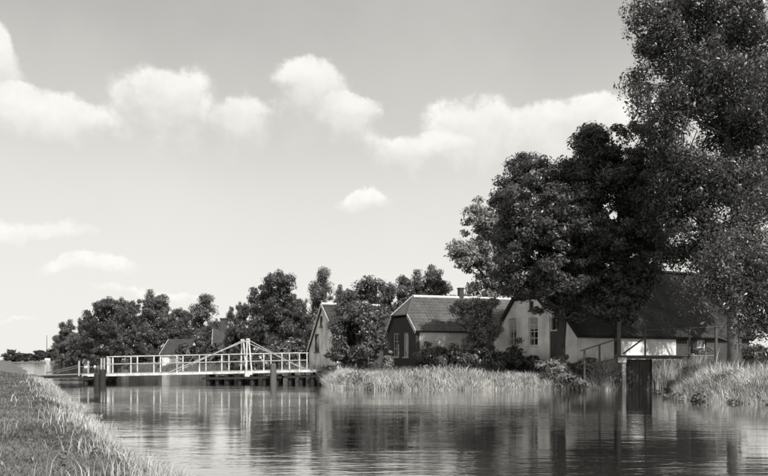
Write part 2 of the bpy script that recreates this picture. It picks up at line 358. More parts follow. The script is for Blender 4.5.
# ------------------------------------------------------------------ trees
def unit(v): return v / np.maximum(np.linalg.norm(v, axis=1, keepdims=True), 1e-9)
def leaf_mesh(name, cen, out, size, r, flat=.35):
    n = len(cen); nrm = unit(r.normal(0, .62, (n, 3)) + out * 1.25 + np.array([0, 0, flat]))
    t = unit(np.cross(nrm, r.normal(0, 1, (n, 3)))); b = np.cross(nrm, t)
    s = (size * np.clip(r.lognormal(-.05, .38, n), .4, 2.1))[:, None]; t = t * s; b = b * s * .42
    droop = nrm * s * .18
    V = np.stack([cen - t, cen - b + droop, cen + t, cen + b + droop], 1).reshape(-1, 3)
    return np_mesh(name, V, np.arange(4 * n), np.arange(n) * 4)
def foliage(lobes, per, leaf, cr, r, hang=0.0, fill=1.45):
    C, O, ctr = [], [], []
    for (cx, cy, cz, rx, ry, rz, nc) in lobes:
        nc = max(4, int(nc * fill)); d = unit(r.normal(0, 1, (nc * 2, 3))); rad = r.uniform(0, 1, (nc * 2, 1)) ** .42
        wob = 1 + .24 * np.sin(d[:, :1] * 5 + cx * 3) * np.sin(d[:, 2:] * 5 + cz * 2) + .14 * r.normal(0, 1, (nc * 2, 1))
        p = d * rad * wob * np.array([rx, ry, rz]) + np.array([cx, cy, cz])
        f = .95 / max(cr * 2.2, .3)
        gap = np.sin(p[:, 0] * f * 1.1 + 1.3 * np.sin(p[:, 2] * f)) + np.sin(p[:, 1] * f * 1.2 + cx) + np.sin(p[:, 2] * f * 1.3 + 1.1 * np.sin(p[:, 0] * f * .8 + cy))
        o = np.argsort(-gap + r.normal(0, .5, len(gap)))[:nc]; p = p[o]; d = d[o]
        k = np.repeat(np.arange(nc), per); off = unit(r.normal(0, 1, (nc * per, 3))) * (r.uniform(0, 1, (nc * per, 1)) ** .45) * cr * 1.75 * np.array([1, 1, .62]); off = off * np.repeat(r.uniform(.65, 1.35, nc), per)[:, None]
        if hang: off[:, 2] -= np.abs(r.exponential(hang, nc * per))
        C.append(p[k] + off); O.append(d[k] * .45 + unit(off) * .85); ctr.append(p)
    return np.concatenate(C), np.concatenate(O), ctr
def skeleton(trunk, lobes, ctr, r, twigs=10, tw=.03, n=7):
    mb = MB(); pts = [Vector(q[:3]) for q in trunk]; mb.tube(pts, [q[3] for q in trunk], n + 2)
    for lb, cs in zip(lobes, ctr):
        c = Vector(lb[:3]); cand = [(i, p) for i, p in enumerate(pts) if p.z < c.z - .25 * (c - p).length] or [(0, pts[0])]
        i, p = min(cand, key=lambda q: (q[1] - c).length + (0 if q[0] else 2)); r0 = trunk[i][3] * .6
        mid = p.lerp(c, .5) + Vector(r.normal(0, .12, 3)) * (c - p).length + Vector((0, 0, .08 * (c - p).length))
        path = [p, p.lerp(mid, .55) + Vector(r.normal(0, .05, 3)) * (c - p).length, mid, mid.lerp(c, .6), c]
        mb.tube(path, [r0, r0 * .8, r0 * .6, r0 * .42, r0 * .25], n)
        for q in cs[r.permutation(len(cs))[:twigs]]:
            q = Vector(q); a = path[int(r.integers(2, 5))]; m2 = a.lerp(q, .5) + Vector(r.normal(0, .1, 3)) * (q - a).length
            mb.tube([a, m2, q], [max(r0 * .22, tw), max(r0 * .13, tw * .7), tw * .4], 4, False)
    return mb
def make_tree(name, label, cat, base, trunk, lobes, leaf, per, cr, mleaf, mbark, seed, group=None, hang=0.0, twigs=10, rz=0, crown='crown', stem='trunk', tw=.03, fill=1.45):
    """trunk: (x, y, z, radius); lobes: (x, y, z, rx, ry, rz, clumps), both from the foot of the tree"""
    r = np.random.default_rng(seed); root = empty(name, base, rz, label, cat, group)
    C, O, ctr = foliage(lobes, per, leaf, cr, r, hang, fill)
    link(crown, leaf_mesh(crown, C, O, leaf, r), mleaf, root)
    link(stem, skeleton(trunk, lobes, ctr, r, twigs, tw).mesh(stem, False, True), mbark, root); return root
def copy_tree(o, loc, sc, rz, label, group=None):
    c = o.copy(); COL.objects.link(c); c.location = loc; c.scale = sc; c.rotation_euler = (0, 0, rz); c['label'] = label
    if group: c['group'] = group
    for ch in o.children:
        k = ch.copy(); COL.objects.link(k); k.parent = c
    return c
def foot(px, Y, sink=.05):
    X = (px - CX) / FPX * Y; return Vector((X, Y, G(X, Y) - sink))
def lobe(px, py, Y, base, w, h, depth, n):
    """a lobe of foliage seen at photo column/row, w and h half sizes in photo pixels at distance Y"""
    p = P(px, py, Y) - base; k = Y / FPX; return (p.x, p.y, p.z, w * k, depth, h * k, n)

# round dark tree in front of the white gable
b = foot(560, 38.4); Yt = 38.4
T = [(0, 0, -.2, .30), (.02, 0, .6, .24), (.06, .02, 1.8, .21), (.2, .1, 3.4, .19), (.5, .1, 5.2, .15), (.9, .2, 7.0, .11), (1.3, .2, 9.0, .06)]
LB = [lobe(545, 245, Yt, b, 44, 42, 2.2, 80), lobe(530, 205, Yt - .8, b, 36, 34, 1.8, 62), lobe(540, 175, Yt + .3, b, 30, 24, 1.5, 42), lobe(585, 165, Yt, b, 38, 32, 2.0, 62),
      lobe(628, 165, Yt + .6, b, 40, 44, 2.1, 78), lobe(600, 225, Yt - .6, b, 50, 46, 2.6, 100), lobe(642, 238, Yt + .4, b, 34, 46, 2.0, 70), lobe(570, 280, Yt - .2, b, 48, 24, 2.2, 66),
      lobe(512, 258, Yt - .2, b, 20, 24, 1.4, 26), lobe(525, 286, Yt + .3, b, 24, 15, 1.2, 22), lobe(622, 285, Yt + .2, b, 30, 20, 1.6, 34), lobe(560, 312, Yt + .4, b, 22, 9, 1.0, 12), lobe(558, 214, Yt - .9, b, 34, 30, 1.6, 50), lobe(536, 268, Yt + .2, b, 22, 18, 1.2, 26), lobe(508, 232, Yt, b, 12, 16, 1.0, 12), lobe(602, 205, Yt - .3, b, 26, 26, 1.5, 36), lobe(603, 142, Yt + .2, b, 24, 18, 1.4, 28), lobe(590, 262, Yt + .6, b, 34, 22, 1.6, 40), lobe(640, 200, Yt - .6, b, 30, 30, 1.5, 40)]
make_tree('broadleaf_tree', 'dense dark round-crowned tree with its trunk before the white farmhouse gable', 'tree', b, T, LB, .072, 200, .27, M_leafD, M_bark, 11, twigs=12)
# slim tree by the footbridge
b = foot(616, 39.2); Yt = 39.2
T = [(0, 0, -.2, .13), (.02, 0, 1.0, .11), (0, 0, 2.4, .10), (.1, 0, 4.2, .08), (.1, .1, 6, .05)]
LB = [lobe(606, 305, Yt - .6, b, 24, 16, 1.1, 26), lobe(628, 296, Yt - .4, b, 22, 20, 1.2, 28), lobe(616, 270, Yt - .4, b, 30, 22, 1.4, 40), lobe(628, 318, Yt - .9, b, 10, 7, .5, 6)]
make_tree('slim_tree', 'slim tree with low drooping leaves beside the plank footbridge post', 'tree', b, T, LB, .075, 100, .21, M_leafM, M_bark, 12, twigs=10)
# tall tree on the right
b = foot(733, 34.0); Yt = 34.0
T = [(0, 0, -.2, .30), (0, 0, .8, .23), (-.05, 0, 2.2, .20), (.12, .1, 4.2, .18), (.1, .1, 7.0, .16), (-.2, .1, 10, .13), (-.5, .1, 13, .09), (-.7, .2, 16, .05)]
LB = [lobe(700, 60, Yt, b, 52, 52, 2.3, 92), lobe(745, 25, Yt + .3, b, 52, 50, 2.3, 84), lobe(650, 38, Yt - .4, b, 30, 36, 1.5, 26), lobe(638, 82, Yt - .6, b, 18, 30, 1.1, 13), lobe(668, 100, Yt - .5, b, 34, 34, 1.7, 36),
      lobe(640, 8, Yt - .2, b, 18, 18, 1.1, 12), lobe(700, 0, Yt, b, 42, 34, 2.1, 60), lobe(730, 120, Yt + .2, b, 50, 46, 2.4, 92), lobe(690, 165, Yt - .4, b, 44, 38, 2.1, 72), lobe(762, 160, Yt, b, 40, 46, 2.0, 56),
      lobe(700, 215, Yt - .6, b, 40, 32, 2.0, 52), lobe(745, 235, Yt - .4, b, 44, 34, 2.1, 60), lobe(715, -50, Yt, b, 50, 40, 2.2, 50), lobe(770, -60, Yt, b, 50, 50, 2.2, 40), lobe(795, 80, Yt, b, 44, 56, 2.0, 40),
      lobe(672, 140, Yt - .8, b, 26, 28, 1.4, 26), lobe(672, 195, Yt + .4, b, 34, 30, 1.6, 44), lobe(684, 246, Yt + .2, b, 26, 15, 1.2, 20), lobe(712, 262, Yt + .2, b, 24, 20, 1.2, 24), lobe(730, 190, Yt - 1.0, b, 40, 36, 1.6, 54), lobe(720, 80, Yt - 1.2, b, 40, 40, 1.6, 54)]
make_tree('tall_tree', 'towering tree rising out of frame above the farmhouse end at right', 'tree', b, T, LB, .062, 160, .31, M_leafD, M_barkL, 13, twigs=22, hang=.2, fill=1.0)
# light-leaved hanging tree at the right edge
b = foot(792, 29.5); Yt = 29.5
T = [(0, 0, -.2, .26), (0, 0, 1.0, .2), (-.1, 0, 3, .17), (-.3, 0, 5.5, .12), (-.5, 0, 8.5, .06)]
LB = [lobe(745, 250, Yt, b, 40, 34, 1.5, 60), lobe(715, 262, Yt - .3, b, 28, 26, 1.1, 30), lobe(768, 285, Yt - .2, b, 36, 26, 1.4, 44), lobe(735, 298, Yt - .4, b, 22, 14, .9, 14), lobe(790, 220, Yt, b, 50, 50, 1.7, 60),
      lobe(700, 285, Yt - .4, b, 14, 12, .7, 7), lobe(760, 318, Yt - .3, b, 20, 10, .8, 9), lobe(830, 260, Yt, b, 50, 50, 1.7, 40)]
make_tree('hanging_tree', 'light-leaved tree hanging in from the right edge over the grassy bank', 'tree', b, T, LB, .05, 130, .25, M_leafM, M_bark, 14, hang=.28, twigs=12)
b = Vector((20.8, 37.6, G(20.8, 37.6) - .05))  # tree added mostly out of view, its high crown shading the farmhouse roof
T = [(0, 0, -.2, .34), (0, 0, 1.5, .27), (.1, 0, 5, .23), (.1, .1, 9, .17), (0, .1, 13, .1), (0, 0, 16, .05)]
LB = [(-1.8, .2, 11.5, 2.4, 2.2, 1.7, 60), (1.6, .8, 12, 2.4, 2.3, 1.9, 50), (-.6, -1.6, 13.5, 2.5, 2.0, 1.9, 56), (.2, 1.8, 14, 2.6, 2.2, 1.9, 56), (-1.9, 1.0, 14.5, 2.0, 2.0, 1.8, 40), (.3, 0, 16.3, 2.2, 2.2, 1.7, 50), (-2.8, -.6, 9.3, 1.4, 1.4, 1.0, 18)]
make_tree('edge_tree', 'tall tree mostly past the right edge, crown set high to shade the farmhouse roof', 'tree', b, T, LB, .08, 110, .34, M_leafD, M_bark, 19, twigs=12)
# paler tree behind, left of the round dark one
b = foot(487, 56); Yt = 56
T = [(0, 0, -.2, .26), (0, 0, 2, .2), (.1, 0, 5, .15), (.1, 0, 9, .06)]
LB = [lobe(478, 226, Yt, b, 20, 24, 1.5, 34), lobe(500, 245, Yt, b, 22, 30, 1.7, 40), lobe(474, 262, Yt, b, 22, 22, 1.6, 36), lobe(495, 285, Yt, b, 30, 18, 1.8, 40), lobe(460, 248, Yt, b, 10, 14, .8, 9), lobe(516, 222, Yt, b, 14, 18, 1.1, 16)]
make_tree('pale_tree', 'paler loose-leaved tree behind the roofs left of the round dark tree', 'tree', b, T, LB, .10, 90, .30, M_leafS, M_bark, 15)
# big bush-like tree between the two left houses
b = foot(357, 46.3); Yt = 46.3
T = [(0, 0, -.2, .2), (0, 0, .5, .16), (0, 0, 1.6, .12), (.1, 0, 2.8, .06)]
LB = [lobe(354, 303, Yt, b, 17, 18, 1.3, 36), lobe(368, 300, Yt, b, 16, 20, 1.3, 34), lobe(346, 325, Yt - .3, b, 13, 18, 1.1, 26), lobe(360, 328, Yt - .6, b, 20, 20, 1.4, 46), lobe(374, 322, Yt, b, 10, 20, .9, 18),
      lobe(348, 350, Yt - .3, b, 13, 14, 1.1, 26), lobe(364, 352, Yt - .5, b, 17, 14, 1.3, 34), lobe(352, 340, Yt + .2, b, 18, 16, 1.2, 36), lobe(374, 345, Yt + .2, b, 12, 18, 1.0, 26), lobe(340, 356, Yt, b, 10, 9, .8, 14), lobe(364, 316, Yt + .3, b, 18, 18, 1.2, 34)]
make_tree('bushy_tree', 'broad low bushy tree filling the gap between the two left houses', 'tree', b, T, LB, .08, 100, .24, M_leafM, M_bark, 16)
b = foot(474, 43.2); Yt = 43.2
T = [(0, 0, -.2, .1), (0, 0, .6, .08), (0, 0, 1.6, .05)]
LB = [lobe(468, 322, Yt, b, 14, 14, .8, 24), lobe(486, 314, Yt, b, 13, 14, .8, 22), lobe(478, 338, Yt, b, 16, 14, .9, 28), lobe(460, 306, Yt, b, 8, 8, .5, 8), lobe(494, 326, Yt, b, 10, 12, .7, 14), lobe(476, 305, Yt, b, 12, 9, .7, 14), lobe(492, 308, Yt, b, 9, 8, .6, 10)]
make_tree('small_tree', 'small loose-leaved tree before the tiled roof beside the white farmhouse', 'tree', b, T, LB, .065, 95, .18, M_leafS, M_bark, 17)

# trees farther off: a few grown shapes, copied with their own size and turn
def proto(seed, shape, n, leaf, per, cr, ml):
    r = np.random.default_rng(seed); lb = []
    for k in range(n):
        t = (k + .5) / n
        if shape == 'round': z = 1.6 + 7.1 * t; w = 3.1 * math.sin(math.pi * (.24 + .66 * t))
        elif shape == 'broad': z = 1.2 + 6.4 * t; w = 3.6 * math.sin(math.pi * (.22 + .66 * t))
        else: z = 1.6 + 7.6 * t; w = 1.7 * (1 - t) ** .8 + .3
        a = k * 2.4 + r.uniform(-.5, .5); z += r.uniform(-.5, .5); q = r.uniform(.75, 1.25); e = r.uniform(.5, .8)
        lb.append((w * e * math.cos(a), w * e * math.sin(a), z, q * (.45 * w + .45), q * (.45 * w + .45), q * (.3 * w + .6), int(12 + 6 * w)))
    return r, lb
PROTO = {}
for key, (seed, shape, n, ml) in {'round': (21, 'round', 15, M_leafD), 'broad': (22, 'broad', 15, M_leafD), 'spire': (23, 'spire', 13, M_leafM), 'round2': (24, 'round', 15, M_leafM)}.items():
    PROTO[key] = (seed, shape, n, ml)
made = {}
def far_tree(key, px, top, halfw, Y, label, name='distant_tree', group=None, cat='tree'):
    f = foot(px, Y, .1); H = (HZ - top) / FPX * Y + CAMZ - f.z; wid = halfw / FPX * Y
    nat = {'round': (9.6, 3.3), 'round2': (9.6, 3.3), 'broad': (8.7, 3.9), 'spire': (10.0, 2.1)}[key]
    sc = (wid / nat[1], wid / nat[1], H / nat[0]); rz = (px * 1.7) % 6.28
    if key not in made:
        seed, shape, n, ml = PROTO[key]; r, lb = proto(seed, shape, n, .2, 60, .42, ml)
        T = [(0, 0, -.2, .26), (0, 0, 1.2, .22), (.1, 0, 3, .18), (.1, .1, 5.5, .12), (0, .1, 8, .05)]
        o = make_tree(name, label, cat, f, T, lb, .092, 140 if key != 'spire' else 75, .33, ml, M_bark, seed, group, twigs=6)
        o.scale = sc; o.rotation_euler = (0, 0, rz); made[key] = o; return o
    o = copy_tree(made[key], f, sc, rz, label, group); o.name = name; return o
GB = 'trees behind the houses'; GL = 'trees along the canal beyond the bridge'; GF = 'far trees at the end of the canal'
for a in [
    ('round', 276, 262, 27, 72, 'tallest dark tree left of the small gabled house', 'dark_tree', GB),
    ('broad', 240, 301, 15, 78, 'low dark tree just right of the chimney beyond the bridge', 'dark_tree', GB),
    ('spire', 320, 262, 15, 64, 'thin pointed tree rising behind the small gabled house', 'pointed_tree', GB),
    ('round2', 410, 271, 23, 66, 'round tree top above the left end of the tiled roof', 'round_tree', GB),
    ('round2', 437, 266, 24, 62, 'round tree top above the tiled roof just left of the chimney', 'round_tree', GB),
    ('broad', 300, 296, 18, 70, 'dark tree partly hidden by the small gabled house', 'dark_tree', GB),
    ('round2', 345, 286, 16, 60, 'tree top showing behind the broad bushy tree', 'round_tree', GB),
    ('broad', 384, 280, 18, 64, 'tree top between the bushy tree and the tiled house', 'round_tree', GB),
    ('round', 106, 291, 24, 150, 'large dark tree, leftmost of the big group beyond the bridge', 'dark_tree', GL),
    ('broad', 130, 297, 20, 140, 'dark tree second from left in the group beyond the bridge', 'dark_tree', GL),
    ('round2', 157, 291, 20, 128, 'tree with thin top above the far white-walled cottage', 'round_tree', GL),
    ('round', 181, 303, 15, 118, 'dark tree right behind the far cottage roof', 'dark_tree', GL),
    ('spire', 202, 290, 17, 112, 'pointed-topped tree just left of the far chimney', 'pointed_tree', GL),
    ('broad', 218, 318, 14, 100, 'low tree beside the far chimney', 'dark_tree', GL),
    ('round2', 67, 320, 13, 215, 'isolated round tree at the left end of the dark tree group', 'round_tree', GL),
    ('broad', 86, 318, 15, 185, 'dark tree right of the isolated round tree', 'dark_tree', GL),
    ('broad', 12, 349, 9, 470, 'leftmost far tree at the end of the canal', 'far_tree', GF),
    ('round', 20, 352, 6, 480, 'second far tree from the left at the end of the canal', 'far_tree', GF),
    ('broad', 28, 353, 6, 480, 'third far tree from the left at the end of the canal', 'far_tree', GF),
    ('round', 39, 349, 8, 460, 'far tree just left of the boat mast', 'far_tree', GF),
    ('broad', 51, 348, 9, 440, 'far tree just right of the boat mast', 'far_tree', GF)]:
    far_tree(a[0], a[1], a[2], a[3], a[4], a[5], a[6], a[7])

# bushes
def bush(px, top, halfw, Y, label, ml, seed, leaf=.07, per=60, cr=.16, n=22, name='bush', depth=None, low=None, cat='bush', group=None):
    f = foot(px, Y); k = Y / FPX; H = (HZ - top) * k + CAMZ - f.z; w = halfw * k; d = depth or w
    LB = [(0, 0, H * .55, w * .7, d * .7, H * .42, n), (-w * .5, -.05, H * .4, w * .5, d * .6, H * .36, n // 2), (w * .5, .05, H * .42, w * .5, d * .6, H * .36, n // 2), (0, -d * .4, H * .3, w * .8, d * .5, H * .28, n // 2)]
    T = [(0, 0, -.1, .05), (0, 0, H * .3, .035), (.03, 0, H * .6, .02)]
    return make_tree(name, label, cat, f, T, LB, leaf, per, cr, ml, M_bark, seed, group, twigs=4, crown='foliage', stem='stem', tw=.012)
bush(433, 339, 17, 43.0, 'round grey bush against the pale side wall of the tiled house', M_leafM, 31, n=30, cr=.2, leaf=.08)
bush(513, 339, 13, 41.6, 'dark bush under the left window of the white gable', M_leafD, 32, n=26)
bush(534, 346, 8, 41.0, 'small dark bush under the middle window of the white gable', M_leafD, 33, n=16, cr=.12)
bush(388, 345, 5, 46.6, 'pale flowering shrub at the left corner of the dark gable', M_leafP, 34, n=12, cr=.1, per=70, name='flowering_shrub', cat='shrub')
bush(328, 355, 9, 44.4, 'dark scrubby bush at the right end of the white bridge', M_leafD, 35, n=22, cr=.15)
bush(283, 326, 24, 60, 'mid grey bush behind the bridge tower', M_leafM, 36, n=40, cr=.3, leaf=.13)
bush(246, 342, 22, 64, 'low dark bush behind the bridge rail left of the tower', M_leafD, 37, n=36, cr=.3, leaf=.13)
bush(558, 349, 20, 38.3, 'leafy weeds at the foot of the dark tree trunk', M_leafS, 38, n=26, cr=.16, name='weed_clump', cat='weeds', leaf=.08)
bush(590, 353, 18, 38.3, 'leafy weeds on the bank left of the footbridge post', M_leafS, 39, n=22, cr=.16, name='weed_clump', cat='weeds', leaf=.08)
bush(572, 362, 22, 37.7, 'dark leafy weeds low at the water edge below the farmhouse', M_leafL, 40, n=18, cr=.16, name='weed_clump', cat='weeds', leaf=.08)
bush(608, 368, 12, 37.7, 'low weeds at the water edge beside the footbridge support', M_leafL, 41, n=12, cr=.14, name='weed_clump', cat='weeds', leaf=.08)
bush(697, 360, 10, 35.8, 'dark leafy weeds below the right end of the footbridge', M_leafM, 42, n=22, cr=.14, name='weed_clump', cat='weeds', leaf=.08)
bush(700, 343, 12, 44, 'leafy bush behind the footbridge railing by the farmhouse wall', M_leafL, 43, n=26, cr=.16)
bush(760, 335, 16, 36, 'bush behind the bank fence at the right edge', M_leafM, 44, n=26, cr=.18)
bush(735, 372, 16, 27.5, 'tousled pale shrub at the waters edge on the right bank', M_leafP, 45, n=26, cr=.12, name='weed_clump', cat='weeds', leaf=.05)
bush(702, 388, 9, 27.0, 'low leafy weeds at the tip of the right bank', M_leafL, 46, n=16, cr=.10, name='weed_clump', cat='weeds', leaf=.05)
for i, (px, tp, hw, Y) in enumerate([(75, 346, 14, 190), (105, 343, 18, 160), (140, 346, 16, 130), (196, 343, 18, 104), (222, 345, 16, 92), (62, 352, 8, 230)]):
    bush(px, tp, hw, Y, ['low thicket left of the tiny white hut', 'low thicket just right of the tiny white hut', 'low thicket left of the far cottage', 'low thicket right of the far cottage',
                         'low thicket below the far chimney', 'low thicket at the left end of the far trees'][i], M_leafD, 50 + i, leaf=.3, per=40, cr=.55, n=24, name='thicket', group='thickets along the far bank')
def weeds(name, x, y, size, per, leaf, ml, label, seed):
    r = np.random.default_rng(seed); n = len(x); z = np.maximum(gz(x, y), 0) + size * .45; k = np.repeat(np.arange(n), per)
    off = unit(r.normal(0, 1, (n * per, 3))) * (r.uniform(0, 1, (n * per, 1)) ** .5) * size * np.array([1, 1, .8]) * np.repeat(r.uniform(.5, 1.4, n), per)[:, None]
    tag(link(name, leaf_mesh(name, np.stack([x, y, z], 1)[k] + off, unit(off), leaf, r), ml), label, None, None, 'stuff')
x, y = along([(-2.4, 39.4), (-.5, 37.7), (3, 37.4), (7, 37.8), (10.6, 37.4)], 240, .3, rng); y += .35; k = vnoise(x, y * .3, .9) > .62
weeds('far_bank_weeds', x[k], y[k], .26, 60, .06, M_leafM, 'broad-leaved weeds among the reeds of the far bank', 71)
x, y = along([(13.2, 36), (12.2, 33.5), (11.4, 31), (10.8, 28.4), (11.1, 26.8), (12.8, 25), (15, 21.5)], 170, .5, rng); x += .25; k = vnoise(x, y, 1.5) > .5; x, y = x[k], y[k]
weeds('spit_bank_weeds', x, y, .18, 60, .045, M_leafL, 'broad-leaved weeds among the reeds of the right bank', 72)
Yw = 6.5 * 5 ** rng.uniform(0, 1, 90); Xw = L0[0] - .462 * (Yw - L0[1]) - rng.gamma(1.6, .5, 90) - .55
weeds('near_bank_weeds', Xw, Yw, .07, 40, .022, M_leafL, 'low broad-leaved weeds in the left bank turf', 73)
# dark clipped hedge between the houses
hb = foot(470, 40.2); r_ = np.random.default_rng(60)
hl = [lobe(446, 362, 40.4, hb, 8, 7, .5, 16), lobe(457, 357, 40.3, hb, 10, 11, .6, 24), lobe(470, 355, 40.2, hb, 11, 13, .6, 28), lobe(483, 354, 40.1, hb, 11, 13, .6, 28), lobe(496, 357, 40.0, hb, 9, 11, .5, 20)]
make_tree('hedge', 'dark dense hedge rising to the left of the white farmhouse', 'hedge', hb, [(0, 0, -.1, .06), (0, 0, .5, .04), (0, 0, .8, .02)], hl, .07, 70, .16, M_leafD, M_bark, 61, twigs=4, crown='foliage', stem='stem', tw=.012)

# ------------------------------------------------------------------ houses
def wall_panel(mb, tops, zb, holes, thick, mapf):
    """a wall in (p, z) with a piecewise-linear top and rectangular openings, thick inwards"""
    ps = sorted(set([t[0] for t in tops] + [h[0] for h in holes] + [h[1] for h in holes]))
    tx = [t[0] for t in tops]; tz = [t[1] for t in tops]; top = lambda p: float(np.interp(p, tx, tz))
    for p0, p1 in zip(ps[:-1], ps[1:]):
        if p1 - p0 < 1e-4: continue
        m = (p0 + p1) / 2; cuts = sorted([(h[2], h[3]) for h in holes if h[0] < m < h[1]]); z = zb; segs = []
        for c0, c1 in cuts:
            if c0 > z: segs.append((z, z, c0, c0))
            z = c1
        segs.append((z, z, top(p0), top(p1)))
        for (a0, a1, b0, b1) in segs:
            q = [(p0, a0), (p1, a1), (p1, b1), (p0, b0)]
            vs = [mapf(p, zz, 0) for p, zz in q] + [mapf(p, zz, thick) for p, zz in q]
            mb.add(vs, [(0, 1, 2, 3), (7, 6, 5, 4), (0, 4, 5, 1), (1, 5, 6, 2), (2, 6, 7, 3), (3, 7, 4, 0)])
def window(parent, mapf, p0, p1, z0, z1, cols=2, rows=3, mframe=None, blind=0.0, setback=.08, fw=.06, sill=True, name='window', boards=False):
    mframe = mframe or M_frame; mb = MB()
    def bx(a, b, c, d, e, f):
        q = [mapf(x, zz, s) for s in (e, f) for (x, zz) in ((a, c), (b, c), (b, d), (a, d))]
        mb.add(q, [(0, 1, 2, 3), (7, 6, 5, 4), (0, 4, 5, 1), (1, 5, 6, 2), (2, 6, 7, 3), (3, 7, 4, 0)])
    s0, s1 = setback, setback + .07
    bx(p0, p0 + fw, z0, z1, s0, s1); bx(p1 - fw, p1, z0, z1, s0, s1); bx(p0 + fw, p1 - fw, z0, z0 + fw, s0, s1); bx(p0 + fw, p1 - fw, z1 - fw, z1, s0, s1)
    bw_ = .035; ci = np.linspace(p0 + fw, p1 - fw, cols + 1); ri = np.linspace(z0 + fw, z1 - fw, rows + 1)
    for c in ci[1:-1]: bx(c - bw_ / 2, c + bw_ / 2, z0 + fw, z1 - fw, s0 + .005, s1 - .01)
    for q in ri[1:-1]: bx(p0 + fw, p1 - fw, q - bw_ / 2, q + bw_ / 2, s0 + .008, s1 - .013)
    win = mb.build(name, mframe, parent)
    for i in range(cols):
        for j in range(rows):
            mb = MB(); bx(ci[i] + bw_ / 2, ci[i + 1] - bw_ / 2, ri[j] + bw_ / 2, ri[j + 1] - bw_ / 2, s0 + .03, s0 + .036); mb.build('pane', M_glass, win)
    mb = MB(); bx(p0 + .01, p1 - .01, z0 + .01, z1 - .01, s1 + .5, s1 + .52)
    if blind:
        mb = MB(); bx(p0 + .02, p1 - .02, z1 - (z1 - z0) * blind, z1 - .02, s0 + .045, s0 + .055); mb.build('blind', M_blind, win)
    if sill:
        mb = MB(); bx(p0 - .05, p1 + .05, z0 - .07, z0 - .003, -.05, setback - .005); mb.build('sill', mframe, win)
    return win
def house_frame(px, Y, a, name, label):
    X = (px - CX) / FPX * Y; z = .93; o = empty(name, (X, Y, z), a, label, 'house'); C = Vector((X, Y, 0)); ca, sa = math.cos(a), math.sin(a)
    def gab(qx, qy):      # photo pixel -> (t, z) on the gable wall
        k = (qx - CX) / FPX; t = (X - k * Y) / (sa + k * ca); YY_ = Y + ca * t; return t, CAMZ + (HZ - qy) / FPX * YY_ - z
    def side(qx, qy):     # photo pixel -> (u, z) on the side wall
        k = (qx - CX) / FPX; u = (k * Y - X) / (ca - k * sa); YY_ = Y + sa * u; return u, CAMZ + (HZ - qy) / FPX * YY_ - z
    return o, gab, side
gable_map = lambda t, z, s: (s, t, z)
side_map = lambda u, z, s: (u, s, z)
def slope(mb, poly3, th):
    p = [Vector(q) for q in poly3]; n = (p[1] - p[0]).cross(p[2] - p[0]).normalized()
    if n.z > 0: n = -n
    mb.prism(p, n * th)
def tiles(mb, fun, u_lo, u_hi, v1, tw=.21, ch=.30, amp=.05):
    """pantiles over a slope: fun(u, v, lift) -> point, v metres down from the ridge"""
    nv = int(v1 / ch) + 1; us = np.arange(u_lo, u_hi, tw / 5)
    for j in range(nv):
        va, vb = j * ch, min((j + 1) * ch + .02, v1); r0, r1 = [], []
        for u in us:
            w_ = amp * (abs(math.sin(math.pi * u / tw)) ** .7); r0.append(fun(u, va, .012 + w_)); r1.append(fun(u, vb, .030 + w_))
        n = len(us); mb.add(r0 + r1, [(i, i + 1, n + i + 1, n + i) for i in range(n - 1)])
def ridge_caps(parent, p0, p1, r, ln, matl):
    p0, p1 = Vector(p0), Vector(p1); n = max(1, int((p1 - p0).length / ln)); d = (p1 - p0) / n; me = None
    for i in range(n):
        if me is None:
            mb = MB(); dd = d * 1.02; ax = dd.normalized(); sd_ = ax.cross(Vector((0, 0, 1))).normalized(); up = sd_.cross(ax)
            prof = [(math.cos(x) * r, math.sin(x) * r * .75) for x in np.linspace(-.25, math.pi + .25, 7)]
            vs = [sd_ * a + up * c for a, c in prof] + [dd + sd_ * a * .86 + up * c * .86 for a, c in prof]
            mb.add(vs, [(k, k + 1, k + 8, k + 7) for k in range(6)] + [tuple(range(7)), tuple(range(13, 6, -1))]); me = mb.mesh('ridge_tile')
        o = link('ridge_tile', me, matl, parent); o.location = p0 + d * i

# ---- white farmhouse
A = R(30); H1, gab, side = house_frame(577, 40, A, 'white_farmhouse', 'white farmhouse with half-hipped gable and long low side under the trees'); Lg = gab(494, 340)[0]
ze = gab(577, 333.5)[1]; th = (gab(513.5, 300)[0] + Lg - gab(553, 300)[0]) / 2; zh = 3.72; tA, tB = Lg - th, th    # hip foot at t=tA (right), t=tB (left)
if tA > tB: tA, tB = tB, tA
sl_ = (zh - ze) / tA; zr = ze + sl_ * Lg / 2; ULEN = 13.5; hip = 1.0
W1 = [gab(508.3, 346), gab(516.3, 318)]; W2 = [gab(528, 346), gab(537.8, 317)]; D1 = [gab(549.2, 361), gab(561, 316)]; HT = [gab(529, 310.5), gab(533.5, 301)]
hole = lambda q: (min(q[0][0], q[1][0]), max(q[0][0], q[1][0]), q[0][1], q[1][1])
W1, W2, D1, HT = map(hole, (W1, W2, D1, HT)); D1 = (D1[0], D1[1], .12, D1[3])
mb = MB(); wall_panel(mb, [(0, ze), (tA, zh), (tB, zh), (Lg, ze)], -.4, [W1, W2, D1, HT], .28, gable_map); mb.build('wall', M_plaster, H1)
sw = [side(676, 360)[0], side(688.5, 333)[0]]; SD = (sw[0], sw[1], .1, ze - .12)
s1_, s2_ = side(697, 340)[0], side(706, 340)[0]; SW = (s1_, s2_, .75, ze - .2)
mb = MB(); wall_panel(mb, [(.28, ze - .06), (SD[1] + .08, ze - .06)], -.4, [SD], .28, side_map); mb.build('wall', M_plaster, H1)
mb = MB(); wall_panel(mb, [(SD[1] + .08, ze - .06), (ULEN, ze - .06)], -.4, [SW], .28, lambda u, z, s: (u, s - .004, z)); mb.build('barn_wall', M_tar, H1)['label'] = 'dark tarred barn end of the long side wall'
